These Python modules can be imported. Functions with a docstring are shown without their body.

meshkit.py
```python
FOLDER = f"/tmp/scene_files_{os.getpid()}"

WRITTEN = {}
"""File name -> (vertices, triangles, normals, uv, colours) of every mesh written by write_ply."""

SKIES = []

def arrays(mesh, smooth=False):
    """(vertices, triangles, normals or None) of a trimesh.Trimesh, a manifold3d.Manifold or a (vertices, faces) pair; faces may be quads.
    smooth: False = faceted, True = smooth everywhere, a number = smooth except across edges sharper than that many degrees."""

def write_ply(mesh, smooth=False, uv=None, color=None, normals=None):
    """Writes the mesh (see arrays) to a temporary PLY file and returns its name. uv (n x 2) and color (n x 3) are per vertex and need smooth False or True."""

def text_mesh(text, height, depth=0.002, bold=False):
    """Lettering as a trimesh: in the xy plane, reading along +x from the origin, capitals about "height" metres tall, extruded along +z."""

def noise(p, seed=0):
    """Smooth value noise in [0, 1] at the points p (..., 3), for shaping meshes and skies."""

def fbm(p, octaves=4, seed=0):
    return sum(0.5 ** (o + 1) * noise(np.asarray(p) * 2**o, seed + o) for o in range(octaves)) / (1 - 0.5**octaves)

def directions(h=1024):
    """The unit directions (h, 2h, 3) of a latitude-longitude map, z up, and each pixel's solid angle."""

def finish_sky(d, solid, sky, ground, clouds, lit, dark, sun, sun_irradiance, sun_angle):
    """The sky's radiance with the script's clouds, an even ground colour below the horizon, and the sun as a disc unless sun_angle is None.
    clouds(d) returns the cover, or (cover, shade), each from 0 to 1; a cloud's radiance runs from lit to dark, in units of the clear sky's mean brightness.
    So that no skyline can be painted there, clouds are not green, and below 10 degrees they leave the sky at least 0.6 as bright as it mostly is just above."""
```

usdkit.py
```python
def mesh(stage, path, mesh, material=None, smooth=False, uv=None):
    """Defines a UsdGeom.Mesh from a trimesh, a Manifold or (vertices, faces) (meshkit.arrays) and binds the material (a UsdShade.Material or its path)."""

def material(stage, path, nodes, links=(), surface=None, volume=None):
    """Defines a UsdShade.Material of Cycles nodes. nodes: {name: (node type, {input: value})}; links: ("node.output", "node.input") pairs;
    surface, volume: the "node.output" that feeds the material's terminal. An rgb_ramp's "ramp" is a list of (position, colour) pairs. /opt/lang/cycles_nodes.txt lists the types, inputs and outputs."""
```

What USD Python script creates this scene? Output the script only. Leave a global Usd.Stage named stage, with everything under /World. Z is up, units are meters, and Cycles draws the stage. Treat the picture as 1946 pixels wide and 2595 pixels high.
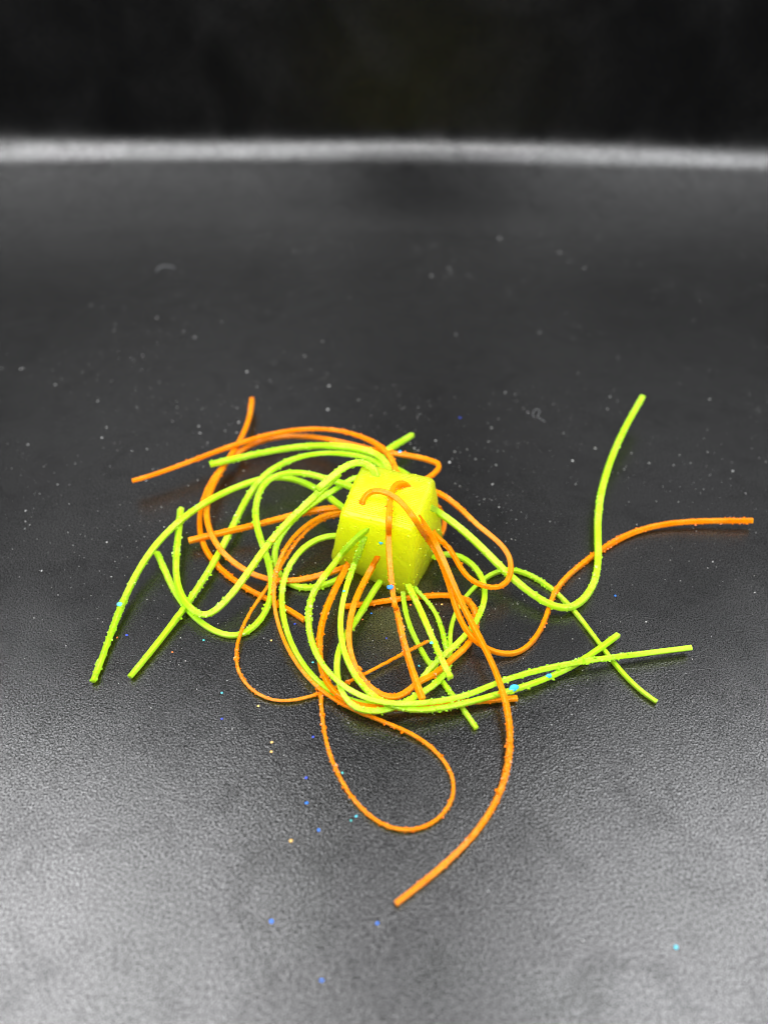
import math, random, numpy as np, trimesh, manifold3d, usdkit, meshkit
from pxr import Usd, UsdGeom, UsdLux, UsdShade, Gf, Sdf, Vt

stage = Usd.Stage.CreateInMemory()
UsdGeom.SetStageUpAxis(stage, UsdGeom.Tokens.z)
UsdGeom.SetStageMetersPerUnit(stage, 1.0)
UsdGeom.Xform.Define(stage, '/World')
UsdGeom.Scope.Define(stage, '/World/Looks')
MM = 0.001

# ---------------------------------------------------------------- camera
cam = UsdGeom.Camera.Define(stage, '/World/camera')
cam.AddTranslateOp().Set(Gf.Vec3d(0, -0.099, 0.100))
cam.AddRotateXYZOp().Set(Gf.Vec3f(90 - 42.0, 0, 0))
cam.CreateFocalLengthAttr(26.0)
cam.CreateHorizontalApertureAttr(25.96)
cam.CreateVerticalApertureAttr(25.96 * 1024 / 767)
cam.CreateClippingRangeAttr(Gf.Vec2f(0.002, 20))
cam.CreateFocusDistanceAttr(0.124)
cam.CreateFStopAttr(12.0)
cam.CreateExposureAttr(0.0)

# ---------------------------------------------------------------- lamps of the light box, and the dim room
def lamp(name, label, loc, look, w, l, power, color):
    r = UsdLux.RectLight.Define(stage, '/World/' + name)
    z = (Gf.Vec3d(*loc) - Gf.Vec3d(*look)).GetNormalized()
    x = Gf.Cross(Gf.Vec3d(0, 1, 0), z).GetNormalized()
    y = Gf.Cross(z, x)
    r.AddTransformOp().Set(Gf.Matrix4d(x[0], x[1], x[2], 0, y[0], y[1], y[2], 0, z[0], z[1], z[2], 0, loc[0], loc[1], loc[2], 1))
    r.CreateWidthAttr(w); r.CreateHeightAttr(l); r.CreateIntensityAttr(power); r.CreateColorAttr(Gf.Vec3f(*color))
lamp('lamp', '', (-.17, -.03, .33), (-.02, -.03, 0), .27, .34, 8.0, (.98, .985, 1.0))
lamp('lamp_001', '', (.19, -.03, .33), (.02, -.03, 0), .27, .34, 7.2, (.97, .98, 1.0))
lamp('lamp_002', '', (0, -.20, .33), (0, 0, 0), .30, .10, 10.0, (1.0, 1.0, 1.0))
um = usdkit.material(stage, '/World/Looks/room', {'b': ('background_shader', {'color': (0.9, 0.95, 1.0), 'strength': 0.005})}, surface='b.background')
dome = UsdLux.DomeLight.Define(stage, '/World/room_light')
UsdShade.MaterialBindingAPI.Apply(dome.GetPrim()).Bind(um)

# ---------------------------------------------------------------- helpers
used = {}
def path_for(name, parent='/World'):
    k = (parent, name); n = used.get(k, 0); used[k] = n + 1
    return f'{parent}/{name}' + (f'_{n:03d}' if n else '')
def tag(prim, **kw):
    for k, v in kw.items():
        if v is not None: prim.SetCustomDataByKey(k, v)
    return prim
def obj(name, mesh, mat, parent='/World', smooth=False, **kw):
    m = usdkit.mesh(stage, path_for(name, parent), mesh, mat, smooth)
    return tag(m.GetPrim(), **kw)

# ---------------------------------------------------------------- materials
def plastic(name, base, pale, rough, sss, extra=None, grime=0.6):
    nodes = {
        'geo': ('geometry', {}),
        'n1': ('noise_texture', {'scale': 260.0, 'detail': 3.0}),
        'n2': ('noise_texture', {'scale': 3200.0, 'detail': 3.0, 'roughness': .65}),
        'r1': ('map_range', {'from_min': .44, 'from_max': .64, 'to_min': 0.0, 'to_max': 1.0, 'clamp': True}),
        'r2': ('map_range', {'from_min': .44, 'from_max': .66, 'to_min': 0.05, 'to_max': 1.0, 'clamp': True}),
        'mu': ('math', {'math_type': 'multiply'}),
        'mg': ('math', {'math_type': 'multiply', 'value2': grime}),
        'c': ('mix_color', {'a': base, 'b': pale}),
        'bump': ('bump', {'strength': .55, 'distance': 0.00006}),
        'p': ('principled_bsdf', {'roughness': rough, 'subsurface_method': 'random_walk', 'subsurface_weight': sss, 'subsurface_scale': 0.0004,
                                  'subsurface_radius': (1.0, 1.0, .25), 'specular_ior_level': .17}),
    }
    links = [('geo.position', 'n1.vector'), ('geo.position', 'n2.vector'), ('n1.fac', 'r1.value'), ('n2.fac', 'r2.value'),
             ('r1.result', 'mu.value1'), ('r2.result', 'mu.value2'), ('mu.value', 'mg.value1'), ('mg.value', 'c.fac'), ('c.result', 'p.base_color'),
             ('n2.fac', 'bump.height'), ('bump.normal', 'p.normal')]
    return usdkit.material(stage, '/World/Looks/' + name, nodes, links, surface='p.BSDF')
green_plastic = plastic('green_plastic', (.34, .73, .012), (.56, .84, .12), .30, .55)
orange_plastic = plastic('orange_plastic', (.92, .18, .0003), (1.0, .36, .03), .30, .55)

body_plastic = usdkit.material(stage, '/World/Looks/yellow_plastic', {
    'tc': ('texture_coordinate', {}), 'sx': ('separate_xyz', {}),
    'nz': ('noise_texture', {'scale': 500.0, 'detail': 3.0}), 'nf': ('noise_texture', {'scale': 2600.0, 'detail': 2.0}),
    'wob': ('math', {'math_type': 'multiply_add', 'value2': .00012}),
    'ph': ('math', {'math_type': 'multiply', 'value2': 2 * math.pi / .00042}), 'si': ('math', {'math_type': 'sine'}),
    'gate': ('map_range', {'from_min': .40, 'from_max': .55, 'to_min': .35, 'to_max': 1.0, 'clamp': True}), 'lay': ('math', {'math_type': 'multiply'}),
    'b1': ('bump', {'strength': .7, 'distance': .00005}), 'b2': ('bump', {'strength': .35, 'distance': .00006}),
    'cr': ('mix_color', {'a': (.66, .90, .003), 'b': (.59, .86, .004)}),
    'p': ('principled_bsdf', {'roughness': .42, 'subsurface_method': 'random_walk', 'subsurface_weight': .85, 'subsurface_scale': 0.006,
                              'subsurface_radius': (1.0, 1.0, .2), 'specular_ior_level': .35}),
}, [('tc.object', 'sx.vector'), ('tc.object', 'nz.vector'), ('tc.object', 'nf.vector'), ('nz.fac', 'wob.value1'), ('sx.y', 'wob.value3'), ('wob.value', 'ph.value1'), ('ph.value', 'si.value1'),
    ('nz.fac', 'gate.value'), ('si.value', 'lay.value1'), ('gate.result', 'lay.value2'), ('lay.value', 'b1.height'), ('nf.fac', 'b2.height'), ('b1.normal', 'b2.normal'), ('b2.normal', 'p.normal'),
    ('nz.fac', 'cr.fac'), ('cr.result', 'p.base_color')], surface='p.BSDF')

def grain_mat(name, stops):
    return usdkit.material(stage, '/World/Looks/' + name, {
        'geo': ('geometry', {}), 'r': ('rgb_ramp', {'ramp': stops, 'interpolate': False}),
        'p': ('principled_bsdf', {'roughness': .25, 'subsurface_weight': .3, 'subsurface_scale': .0002, 'subsurface_radius': (1, 1, .6), 'specular_ior_level': .6})},
        [('geo.random_per_island', 'r.fac'), ('r.color', 'p.base_color')], surface='p.BSDF')
green_grain = grain_mat('green_grain', [(0, (.34, .73, .012)), (.45, (.62, .88, .25)), (.80, (.85, .92, .62)), (.965, (.9, .92, .9)), (.985, (.10, .55, .70))])
orange_grain = grain_mat('orange_grain', [(0, (.92, .18, .0003)), (.4, (.98, .48, .14)), (.74, (.95, .72, .48)), (.965, (.92, .9, .88)), (.99, (.55, .55, .7))])
yellow_grain = grain_mat('yellow_grain', [(0, (.66, .90, .003)), (.6, (.85, .90, .15)), (.93, (.92, .92, .70)), (.985, (.05, .35, .30))])
dust_mat = usdkit.material(stage, '/World/Looks/dust', {'p': ('principled_bsdf', {'base_color': (.42, .42, .41), 'roughness': .2, 'specular_ior_level': .8})}, surface='p.BSDF')
lint_mat = usdkit.material(stage, '/World/Looks/lint', {'p': ('principled_bsdf', {'base_color': (.35, .36, .37), 'roughness': .5, 'alpha': .25})}, surface='p.BSDF')
SPECK = dict(navy=(.03, .07, .62), blue=(.02, .20, .85), azure=(.02, .36, .78), cyan=(.10, .62, .80), teal=(.06, .55, .52), teal2=(.02, .33, .42),
             gold=(.85, .52, .16), coral=(.85, .22, .05), amber=(.75, .36, .01))
speck_mats = {k: usdkit.material(stage, f'/World/Looks/{k}_glitter', {'p': ('principled_bsdf', {'base_color': c, 'roughness': .45, 'specular_ior_level': .4})}, surface='p.BSDF') for k, c in SPECK.items()}

# black embossed sheet: fine leather grain, faint scuffs and greasy patches of a different gloss
sheet_mat = usdkit.material(stage, '/World/Looks/black_sheet', {
    'geo': ('geometry', {}),
    'n1': ('noise_texture', {'scale': 4300.0, 'detail': 2.0, 'roughness': .6}),
    'v1': ('voronoi_texture', {'scale': 3900.0}),
    'hm': ('math', {'math_type': 'add'}),
    'n3': ('noise_texture', {'scale': 40.0, 'detail': 1.0, 'distortion': .6}),
    'n4': ('noise_texture', {'scale': 140.0, 'detail': 5.0, 'roughness': .7, 'distortion': .8}),
    'rr': ('map_range', {'from_min': .3, 'from_max': .7, 'to_min': .20, 'to_max': .29, 'clamp': True}),
    'sf': ('map_range', {'from_min': .36, 'from_max': .62, 'to_min': .05, 'to_max': 1.0, 'clamp': True}),
    'sw': ('map_range', {'from_min': .36, 'from_max': .5, 'to_min': .8, 'to_max': 1.0, 'clamp': True}),
    'sp': ('math', {'math_type': 'multiply'}),
    'b1': ('bump', {'strength': 1.0, 'distance': .000024}),
    'b2': ('bump', {'strength': .5, 'distance': .00008}),
    'cr': ('mix_color', {'a': (.001, .001, .001), 'b': (.004, .004, .0041)}),
    'p': ('principled_bsdf', {'ior': 1.68}),
}, [('geo.position', 'n1.vector'), ('geo.position', 'v1.vector'), ('geo.position', 'n3.vector'), ('geo.position', 'n4.vector'),
    ('n1.fac', 'hm.value1'), ('v1.distance', 'hm.value2'), ('n3.fac', 'rr.value'), ('rr.result', 'p.roughness'), ('n3.fac', 'b2.height'), ('hm.value', 'b1.height'), ('b2.normal', 'b1.normal'), ('b1.normal', 'p.normal'),
    ('n1.fac', 'sf.value'), ('n4.fac', 'sw.value'), ('sf.result', 'sp.value1'), ('sw.result', 'sp.value2'), ('sp.value', 'p.specular_ior_level'),
    ('n1.fac', 'cr.fac'), ('cr.result', 'p.base_color')], surface='p.BSDF')

# ---------------------------------------------------------------- black sheet: floor, cove, rear wall in one sweep
from scipy.interpolate import PchipInterpolator
def sweep(x):
    # the sheet lifts off the floor slowly, then turns up ever tighter into the rear wall
    L = .054 * (1 + .22 * np.clip(-x / .16, 0, 1.2) ** 2 + .12 * (meshkit.noise(np.array([x * 14, 3.1, .5])) - .5))
    u = np.linspace(0, 1, 90)
    phi = np.radians(PchipInterpolator([0, .30, .68, .76, .85, 1], [0, 13, 29, 43, 66, 88])(u))
    ds = L / 89
    cy = np.r_[0, np.cumsum(np.cos((phi[1:] + phi[:-1]) / 2) * ds)]
    cz = np.r_[0, np.cumsum(np.sin((phi[1:] + phi[:-1]) / 2) * ds)]
    Yw = .191 + -.03 * x - .24 * x * x - (L - .054) * .5
    y0 = Yw - cy[-1]
    lin = np.linspace(-.40, y0, 40)[:-1]
    up = np.linspace(.004, .5, 40)
    y = np.r_[lin, y0 + cy, Yw + up * math.cos(phi[-1])]
    z = np.r_[0 * lin, cz, cz[-1] + up * math.sin(phi[-1])]
    return np.stack([np.full_like(y, x), y, z], -1)
xs = np.linspace(-.45, .45, 121)
V = np.array([sweep(x) for x in xs]); n = V.shape[1]; V = V.reshape(-1, 3)
ii, jj = np.meshgrid(np.arange(len(xs) - 1), np.arange(n - 1), indexing='ij')
a = (ii * n + jj).ravel()
F = np.stack([a, a + n, a + n + 1, a + 1], -1)
obj('backdrop', (V, F), sheet_mat, smooth=True, kind='structure', label='black grained sheet sweeping up into the dark back', category='backdrop')

# ---------------------------------------------------------------- toy
CUBE = np.array([[-7.12, -4.11, 14.33], [4.84, -8.56, 14.62], [8.64, 4.3, 14.66], [-3.58, 8.75, 14.44], [-9.25, -2.3, 1.32], [4.34, -10.26, 0.39], [10.74, 3.33, 0.72], [-3.0, 8.93, 0.82]]) * MM
rng = np.random.default_rng(7)
toy = UsdGeom.Xform.Define(stage, path_for('stringy_toy'))
tag(toy.GetPrim(), label='fluorescent yellow plastic cube toy trailing tangled green and orange strands', category='toy')
T = str(toy.GetPath())

def rounded_hull(pts, r):
    ball = manifold3d.Manifold.sphere(r, 20)
    c = pts.mean(0)
    inner = [p + (c - p) / np.linalg.norm(c - p) * r * 1.45 for p in pts]
    return manifold3d.Manifold.batch_hull([ball.translate([float(x) for x in p]) for p in inner])
bc = CUBE.mean(0)
bm = rounded_hull((bc + (CUBE - bc) * 1.035) * 1000, 1.25).refine_to_length(.45).to_mesh()
bv = np.array(bm.vert_properties[:, :3], float); bf = np.array(bm.tri_verts)
bt = trimesh.Trimesh(bv, bf, process=True)
nrm = bt.vertex_normals
bv = bt.vertices + nrm * ((meshkit.fbm(bt.vertices * .35, 3, 5) - .5) * .45 + (meshkit.noise(bt.vertices * 1.9, 9) - .5) * .07)[:, None]
# the object frame follows the cube's own axes, so that the printed layers do
yaw = -.38994
cr, sr = math.cos(-yaw), math.sin(-yaw)
rotm = np.array([[cr, -sr, 0], [sr, cr, 0], [0, 0, 1]])
bpath = path_for('body', T)
bp = usdkit.mesh(stage, bpath, ((bv @ rotm.T) * MM, bt.faces), body_plastic, 35)
bp.AddRotateZOp().Set(math.degrees(yaw))
tag(bp.GetPrim(), label='rounded fluorescent yellow cube with fine printed layer lines')
body_mesh = trimesh.Trimesh(bv, bt.faces, process=False)

ICO = trimesh.creation.icosphere(0); IV, IF = np.array(ICO.vertices), np.array(ICO.faces)
def grains(points, sizes):
    V, F = [], []
    for k, (p, s) in enumerate(zip(points, sizes)):
        j = 1 + .35 * rng.standard_normal((12, 1)).clip(-1.2, 1.2)
        V.append(p + IV * j * s * (1 + .3 * rng.standard_normal(3).clip(-1, 1))); F.append(IF + 12 * k)
    return np.vstack(V) * MM, np.vstack(F)

pts, fi = trimesh.sample.sample_surface(body_mesh, 900, seed=3)
sz = rng.gamma(2.2, .036, len(pts)).clip(.03, .2)
g_ = usdkit.mesh(stage, bpath + '/grain', (grains(pts, sz)[0] @ rotm.T, grains(pts, sz)[1]), yellow_grain)
tag(g_.GetPrim(), kind='stuff')

STRANDS = [
('O1', 'o', 1.003, 0.912, [-2999,4811,226,-2979,4611,226,-2967,4419,227,-2961,4235,227,-2962,4057,227,-2968,3883,229,-2977,3706,238,-2990,3533,248,-3008,3366,257,-3029,3203,266,-3055,3050,272,-3085,2906,273,-3117,2765,274,-3151,2628,275,-3185,2493,275,-3219,2359,275,-3252,2227,275,-3282,2095,275,-3310,1963,276,-3334,1829,278,-3353,1693,282,-3367,1557,286,-3375,1421,290,-3377,1284,295,-3372,1149,300,-3361,1016,302,-3343,885,304,-3317,755,305,-3284,628,307,-3247,507,305,-3204,393,300,-3157,284,293,-3105,182,283,-3050,88,271,-2990,-1,257,-2926,-86,245,-2859,-167,233,-2788,-242,220,-2715,-313,209,-2639,-380,199,-2561,-442,190,-2481,-499,182,-2400,-550,174,-2318,-595,166,-2235,-633,158,-2153,-664,150,-2070,-690,144,-1987,-711,141,-1904,-727,138,-1822,-736,137,-1740,-739,136,-1659,-738,135,-1578,-731,135,-1497,-720,136,-1416,-706,138,-1336,-689,142,-1255,-668,146,-1175,-647,152,-1094,-630,166,-1014,-614,184,-934,-595,200,-855,-568,211,-778,-529,209,-702,-474,191,-627,-410,165]),
('O14', 'o', 0.939, 0.854, [-1329,-1562,59,-1402,-1500,59,-1475,-1442,59,-1549,-1387,59,-1624,-1334,59,-1698,-1284,58,-1773,-1235,58,-1849,-1187,58,-1925,-1140,58,-2001,-1093,57,-2077,-1046,57,-2154,-997,56,-2230,-948,56,-2307,-898,57,-2385,-845,59,-2462,-790,61,-2540,-731,63,-2618,-667,64,-2697,-599,66,-2775,-527,68,-2853,-450,70,-2929,-369,72,-3003,-283,74,-3073,-194,78,-3140,-104,83,-3200,-14,95,-3256,79,106,-3307,182,112,-3354,291,116,-3396,405,118,-3431,521,122,-3459,637,129,-3481,754,136,-3498,875,144,-3509,998,149,-3515,1124,155,-3516,1250,161,-3511,1377,167,-3500,1502,174,-3484,1628,180,-3463,1756,185,-3438,1883,188,-3407,2010,190,-3371,2135,193,-3330,2256,195,-3285,2373,198,-3234,2486,201,-3178,2595,203,-3118,2697,206,-3053,2793,209,-2984,2882,212,-2911,2963,215,-2834,3035,218,-2753,3100,221,-2669,3156,224,-2582,3204,227,-2492,3246,230,-2400,3279,232,-2305,3306,235,-2209,3324,239,-2110,3333,244,-2010,3333,251,-1909,3328,259,-1807,3318,265,-1705,3303,271,-1603,3282,278,-1501,3256,286,-1399,3222,296,-1297,3176,312,-1194,3111,340,-1092,3037,372,-992,2970,398,-894,2911,416,-796,2855,431,-700,2801,444,-604,2747,457,-508,2693,470,-413,2637,484,-318,2579,500,-223,2516,522,-128,2449,548,-34,2385,573,61,2329,594,155,2285,608,250,2248,619,345,2214,628,439,2181,636,532,2145,645,623,2105,656,712,2056,671,798,2003,685,882,1948,696,963,1896,700,1033,1838,700,1063,1758,700,1038,1655,700,968,1520,718,869,1376,746,759,1279,750,647,1203,749,546,1130,746,467,1052,739,422,958,727,423,837,709,480,682,684,604,483,649]),
('O15', 'o', 1.049, 0.912, [-4961,1769,320,-4885,1803,320,-4810,1839,320,-4733,1878,321,-4657,1918,321,-4580,1961,322,-4503,2005,323,-4426,2051,324,-4348,2099,325,-4269,2148,327,-4190,2198,328,-4110,2249,330,-4030,2301,332,-3949,2354,333,-3868,2408,335,-3785,2462,337,-3703,2516,339,-3619,2570,342,-3534,2622,346,-3448,2673,351,-3361,2722,356,-3273,2770,362,-3184,2817,369,-3095,2862,375,-3005,2906,382,-2914,2948,390,-2822,2986,398,-2729,3023,407,-2636,3057,416,-2543,3090,424,-2448,3120,432,-2353,3148,441,-2258,3172,449,-2162,3194,457,-2066,3212,465,-1970,3228,473,-1873,3240,480,-1776,3248,486,-1678,3254,492,-1581,3255,498,-1483,3252,504,-1386,3243,510,-1288,3229,517,-1189,3208,524,-1092,3183,531,-994,3152,539,-896,3113,548,-799,3063,560,-702,3002,577,-604,2897,620,-508,2818,641,-415,2742,655,-324,2663,666,-238,2576,677,-156,2479,690,-80,2375,702,-10,2263,714,52,2140,727,106,2009,740,152,1884,740,188,1762,732,218,1647,713,241,1527,695,258,1404,676,270,1280,658,277,1157,638,281,1037,618,282,921,597,281,811,576,279,707,553,276,611,530]),
('O2', 'o', 1.049, 1.003, [-3576,222,174,-3494,244,182,-3413,266,191,-3331,287,200,-3248,307,209,-3166,326,219,-3082,344,229,-2998,361,241,-2914,377,252,-2830,394,263,-2746,414,271,-2663,435,279,-2579,455,287,-2495,476,295,-2411,497,303,-2327,519,311,-2243,542,318,-2159,566,325,-2076,593,331,-1992,621,336,-1908,650,340,-1824,679,345,-1740,707,349,-1655,734,355,-1570,758,361,-1484,777,370,-1398,791,382,-1311,801,395,-1223,808,408,-1136,813,420,-1049,817,429,-962,823,433,-876,829,432,-789,835,427,-703,840,418,-616,843,404,-529,845,387,-442,844,367,-355,840,342,-268,831,315,-180,818,284]),
('O3', 'o', 0.698, 0.629, [-269,717,179,-348,699,272,-428,673,357,-509,641,432,-589,607,497,-669,574,548,-750,547,582,-831,527,598,-913,516,596,-993,498,590,-1072,471,583,-1148,436,574,-1223,392,566,-1294,340,557,-1362,283,545,-1427,221,532,-1489,153,519,-1546,80,506,-1599,1,494,-1647,-82,482,-1691,-166,468,-1730,-253,454,-1764,-338,437,-1794,-420,415,-1819,-502,391,-1839,-585,368,-1854,-674,350,-1864,-765,333,-1870,-858,318,-1871,-950,302,-1869,-1041,286,-1863,-1132,269,-1853,-1223,253,-1840,-1314,239,-1824,-1405,224,-1804,-1495,210,-1782,-1584,198,-1757,-1673,186,-1728,-1763,178,-1697,-1852,171,-1664,-1940,165,-1628,-2026,159,-1591,-2111,155,-1551,-2194,151,-1509,-2276,148,-1466,-2355,146,-1421,-2432,143,-1374,-2507,141,-1325,-2580,140,-1275,-2651,140,-1224,-2719,140,-1171,-2784,140,-1117,-2847,140,-1062,-2907,140,-1006,-2963,140,-948,-3017,140,-890,-3067,139,-831,-3109,132,-771,-3151,128,-710,-3192,126,-648,-3231,124,-585,-3267,122,-522,-3302,119,-458,-3334,115,-394,-3365,112,-329,-3394,108,-263,-3423,104,-198,-3451,100,-132,-3478,96,-66,-3505,93,-1,-3532,89,65,-3560,85,130,-3588,82,194,-3617,78,258,-3648,75,320,-3680,72,381,-3714,69,441,-3749,66,499,-3788,63,556,-3828,61,610,-3872,58,662,-3919,56,712,-3969,55,759,-4023,53,803,-4079,52,843,-4138,51,878,-4199,50,908,-4262,50,932,-4326,50,950,-4391,50,960,-4456,50,963,-4521,50,958,-4586,50,945,-4651,50,925,-4713,50,898,-4774,50,865,-4832,50,826,-4886,50,783,-4937,50,735,-4983,50,683,-5024,50,629,-5060,50,571,-5090,50,511,-5113,50,450,-5131,50,389,-5142,50,327,-5147,50,267,-5147,50,208,-5141,50,150,-5131,50,93,-5115,50,38,-5094,50,-17,-5069,50,-70,-5040,50,-122,-5006,50,-172,-4969,50,-222,-4928,50,-270,-4883,50,-317,-4835,51,-362,-4784,51,-407,-4730,51,-449,-4674,51,-491,-4615,51,-530,-4553,52,-569,-4490,52,-605,-4424,52,-640,-4358,53,-673,-4289,53,-704,-4220,54,-733,-4150,54,-760,-4080,55,-785,-4009,56,-808,-3938,57,-829,-3868,58,-847,-3797,59,-864,-3726,60,-879,-3654,61,-893,-3582,62,-905,-3508,64,-917,-3433,65,-927,-3356,67,-938,-3277,68,-948,-3196,70,-957,-3112,72,-967,-3025,73,-978,-2934,73]),
('O4', 'o', 0.571, 0.511, [-285,661,106,-368,688,178,-452,699,244,-536,697,304,-619,686,354,-702,668,394,-784,647,421,-866,626,435,-946,605,435,-1025,573,433,-1101,532,429,-1174,481,425,-1245,420,420,-1311,352,414,-1374,278,408,-1433,200,401,-1488,119,393,-1539,35,383,-1586,-50,373,-1630,-134,360,-1671,-219,346,-1710,-302,330,-1749,-381,309,-1786,-455,283,-1823,-530,258,-1859,-608,237,-1895,-686,218,-1931,-763,200,-1968,-841,185,-2006,-919,172,-2044,-997,161,-2082,-1074,151,-2120,-1152,141,-2156,-1232,133,-2190,-1315,127,-2223,-1399,123,-2253,-1487,119,-2280,-1577,116,-2304,-1671,115,-2324,-1766,113,-2341,-1861,110,-2354,-1954,103,-2363,-2043,94,-2367,-2133,85,-2365,-2224,80,-2355,-2315,77,-2340,-2403,74,-2318,-2489,72,-2289,-2571,70,-2253,-2649,67,-2211,-2723,65,-2164,-2793,63,-2111,-2857,61,-2054,-2916,59,-1994,-2968,58,-1931,-3015,56,-1865,-3054,55,-1797,-3087,53,-1728,-3111,52,-1659,-3128,51,-1588,-3137,50,-1517,-3139,49,-1446,-3135,48,-1374,-3125,47,-1303,-3111,46,-1231,-3092,46,-1160,-3070,45,-1089,-3044,44,-1018,-3016,43,-949,-2987,43,-880,-2957,44,-812,-2927,47,-745,-2898,52,-678,-2868,58,-612,-2839,66,-546,-2808,74,-482,-2775,79,-417,-2739,82,-353,-2702,85,-289,-2665,87,-225,-2626,90,-161,-2588,92,-97,-2549,95,-33,-2509,98,32,-2469,101,97,-2429,104,163,-2388,107,230,-2347,110,297,-2305,112,365,-2264,115,434,-2223,117,503,-2182,120,574,-2140,122,647,-2098,123,720,-2057,124]),
('O5', 'o', 1.117, 0.931, [-575,-424,408,-613,-416,295,-647,-487,261,-677,-624,298,-706,-774,351,-737,-902,382,-769,-998,382,-801,-1092,379,-832,-1184,375,-861,-1276,370,-889,-1367,365,-916,-1459,361,-939,-1552,358,-961,-1645,354,-979,-1739,350,-994,-1833,346,-1007,-1927,341,-1015,-2021,335,-1021,-2114,326,-1022,-2206,317,-1020,-2297,308,-1014,-2387,298,-1004,-2475,289,-990,-2560,279,-972,-2642,268,-950,-2718,255,-924,-2790,240,-894,-2860,229,-858,-2929,222,-817,-2994,217,-772,-3054,212,-722,-3107,207,-668,-3155,202,-610,-3198,199,-549,-3236,196,-486,-3270,196,-419,-3298,198,-351,-3322,201,-281,-3340,204,-210,-3354,207,-138,-3362,208,-66,-3365,204,7,-3359,190,79,-3346,169,152,-3335,152,224,-3328,143,296,-3323,139,368,-3318,137,439,-3313,136,511,-3307,135,582,-3300,133,653,-3292,131,725,-3283,130,796,-3274,128,867,-3265,126,938,-3255,124,1009,-3245,123,1081,-3236,122,1152,-3226,121,1224,-3214,118,1296,-3203,113,1368,-3191,109,1440,-3180,105,1513,-3169,101,1585,-3159,97,1658,-3150,94,1731,-3142,92,1803,-3135,90,1876,-3130,89,1950,-3125,87,2023,-3121,85]),
('O6', 'o', 1.093, 0.951, [-29,-646,840,-63,-710,803,-99,-750,744,-138,-741,634,-177,-731,525,-217,-779,473,-256,-842,438,-293,-923,423,-330,-1014,418,-364,-1106,415,-397,-1200,414,-427,-1294,412,-455,-1387,409,-480,-1479,404,-502,-1569,395,-520,-1657,383,-536,-1744,371,-547,-1832,360,-555,-1921,350,-559,-2010,341,-559,-2098,330,-555,-2183,319,-547,-2266,307,-534,-2348,294,-518,-2427,281,-497,-2504,268,-471,-2580,256,-441,-2654,244,-406,-2726,233,-366,-2796,224,-321,-2863,214,-271,-2926,205,-218,-2986,199,-161,-3042,198,-102,-3090,197,-41,-3128,196,22,-3155,195,85,-3170,195,149,-3170,194,213,-3156,193,276,-3125,193,339,-3081,196,402,-3029,200,465,-2974,204,528,-2922,209,592,-2878,213,655,-2843,218,718,-2808,221,779,-2767,221,839,-2718,221,898,-2663,222,957,-2603,220,1016,-2539,217,1076,-2474,212,1137,-2410,208,1199,-2345,203,1259,-2277,196,1316,-2202,187,1370,-2118,173,1418,-2023,158,1460,-1917,142,1493,-1802,125,1515,-1689,116,1527,-1580,113,1528,-1475,111,1516,-1376,108,1491,-1290,107,1453,-1223,109,1402,-1169,111,1342,-1124,109,1273,-1089,105,1197,-1064,101,1115,-1048,97,1030,-1038,92,943,-1035,88,855,-1035,84,769,-1038,80,684,-1043,76,602,-1049,72,521,-1056,69,441,-1065,65,363,-1075,62,285,-1087,61,209,-1101,60,132,-1115,59,56,-1130,58,-20,-1144,58,-96,-1160,58,-173,-1175,57,-251,-1190,57,-330,-1205,57,-410,-1219,57,-492,-1233,57,-576,-1246,57,-662,-1258,57]),
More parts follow.
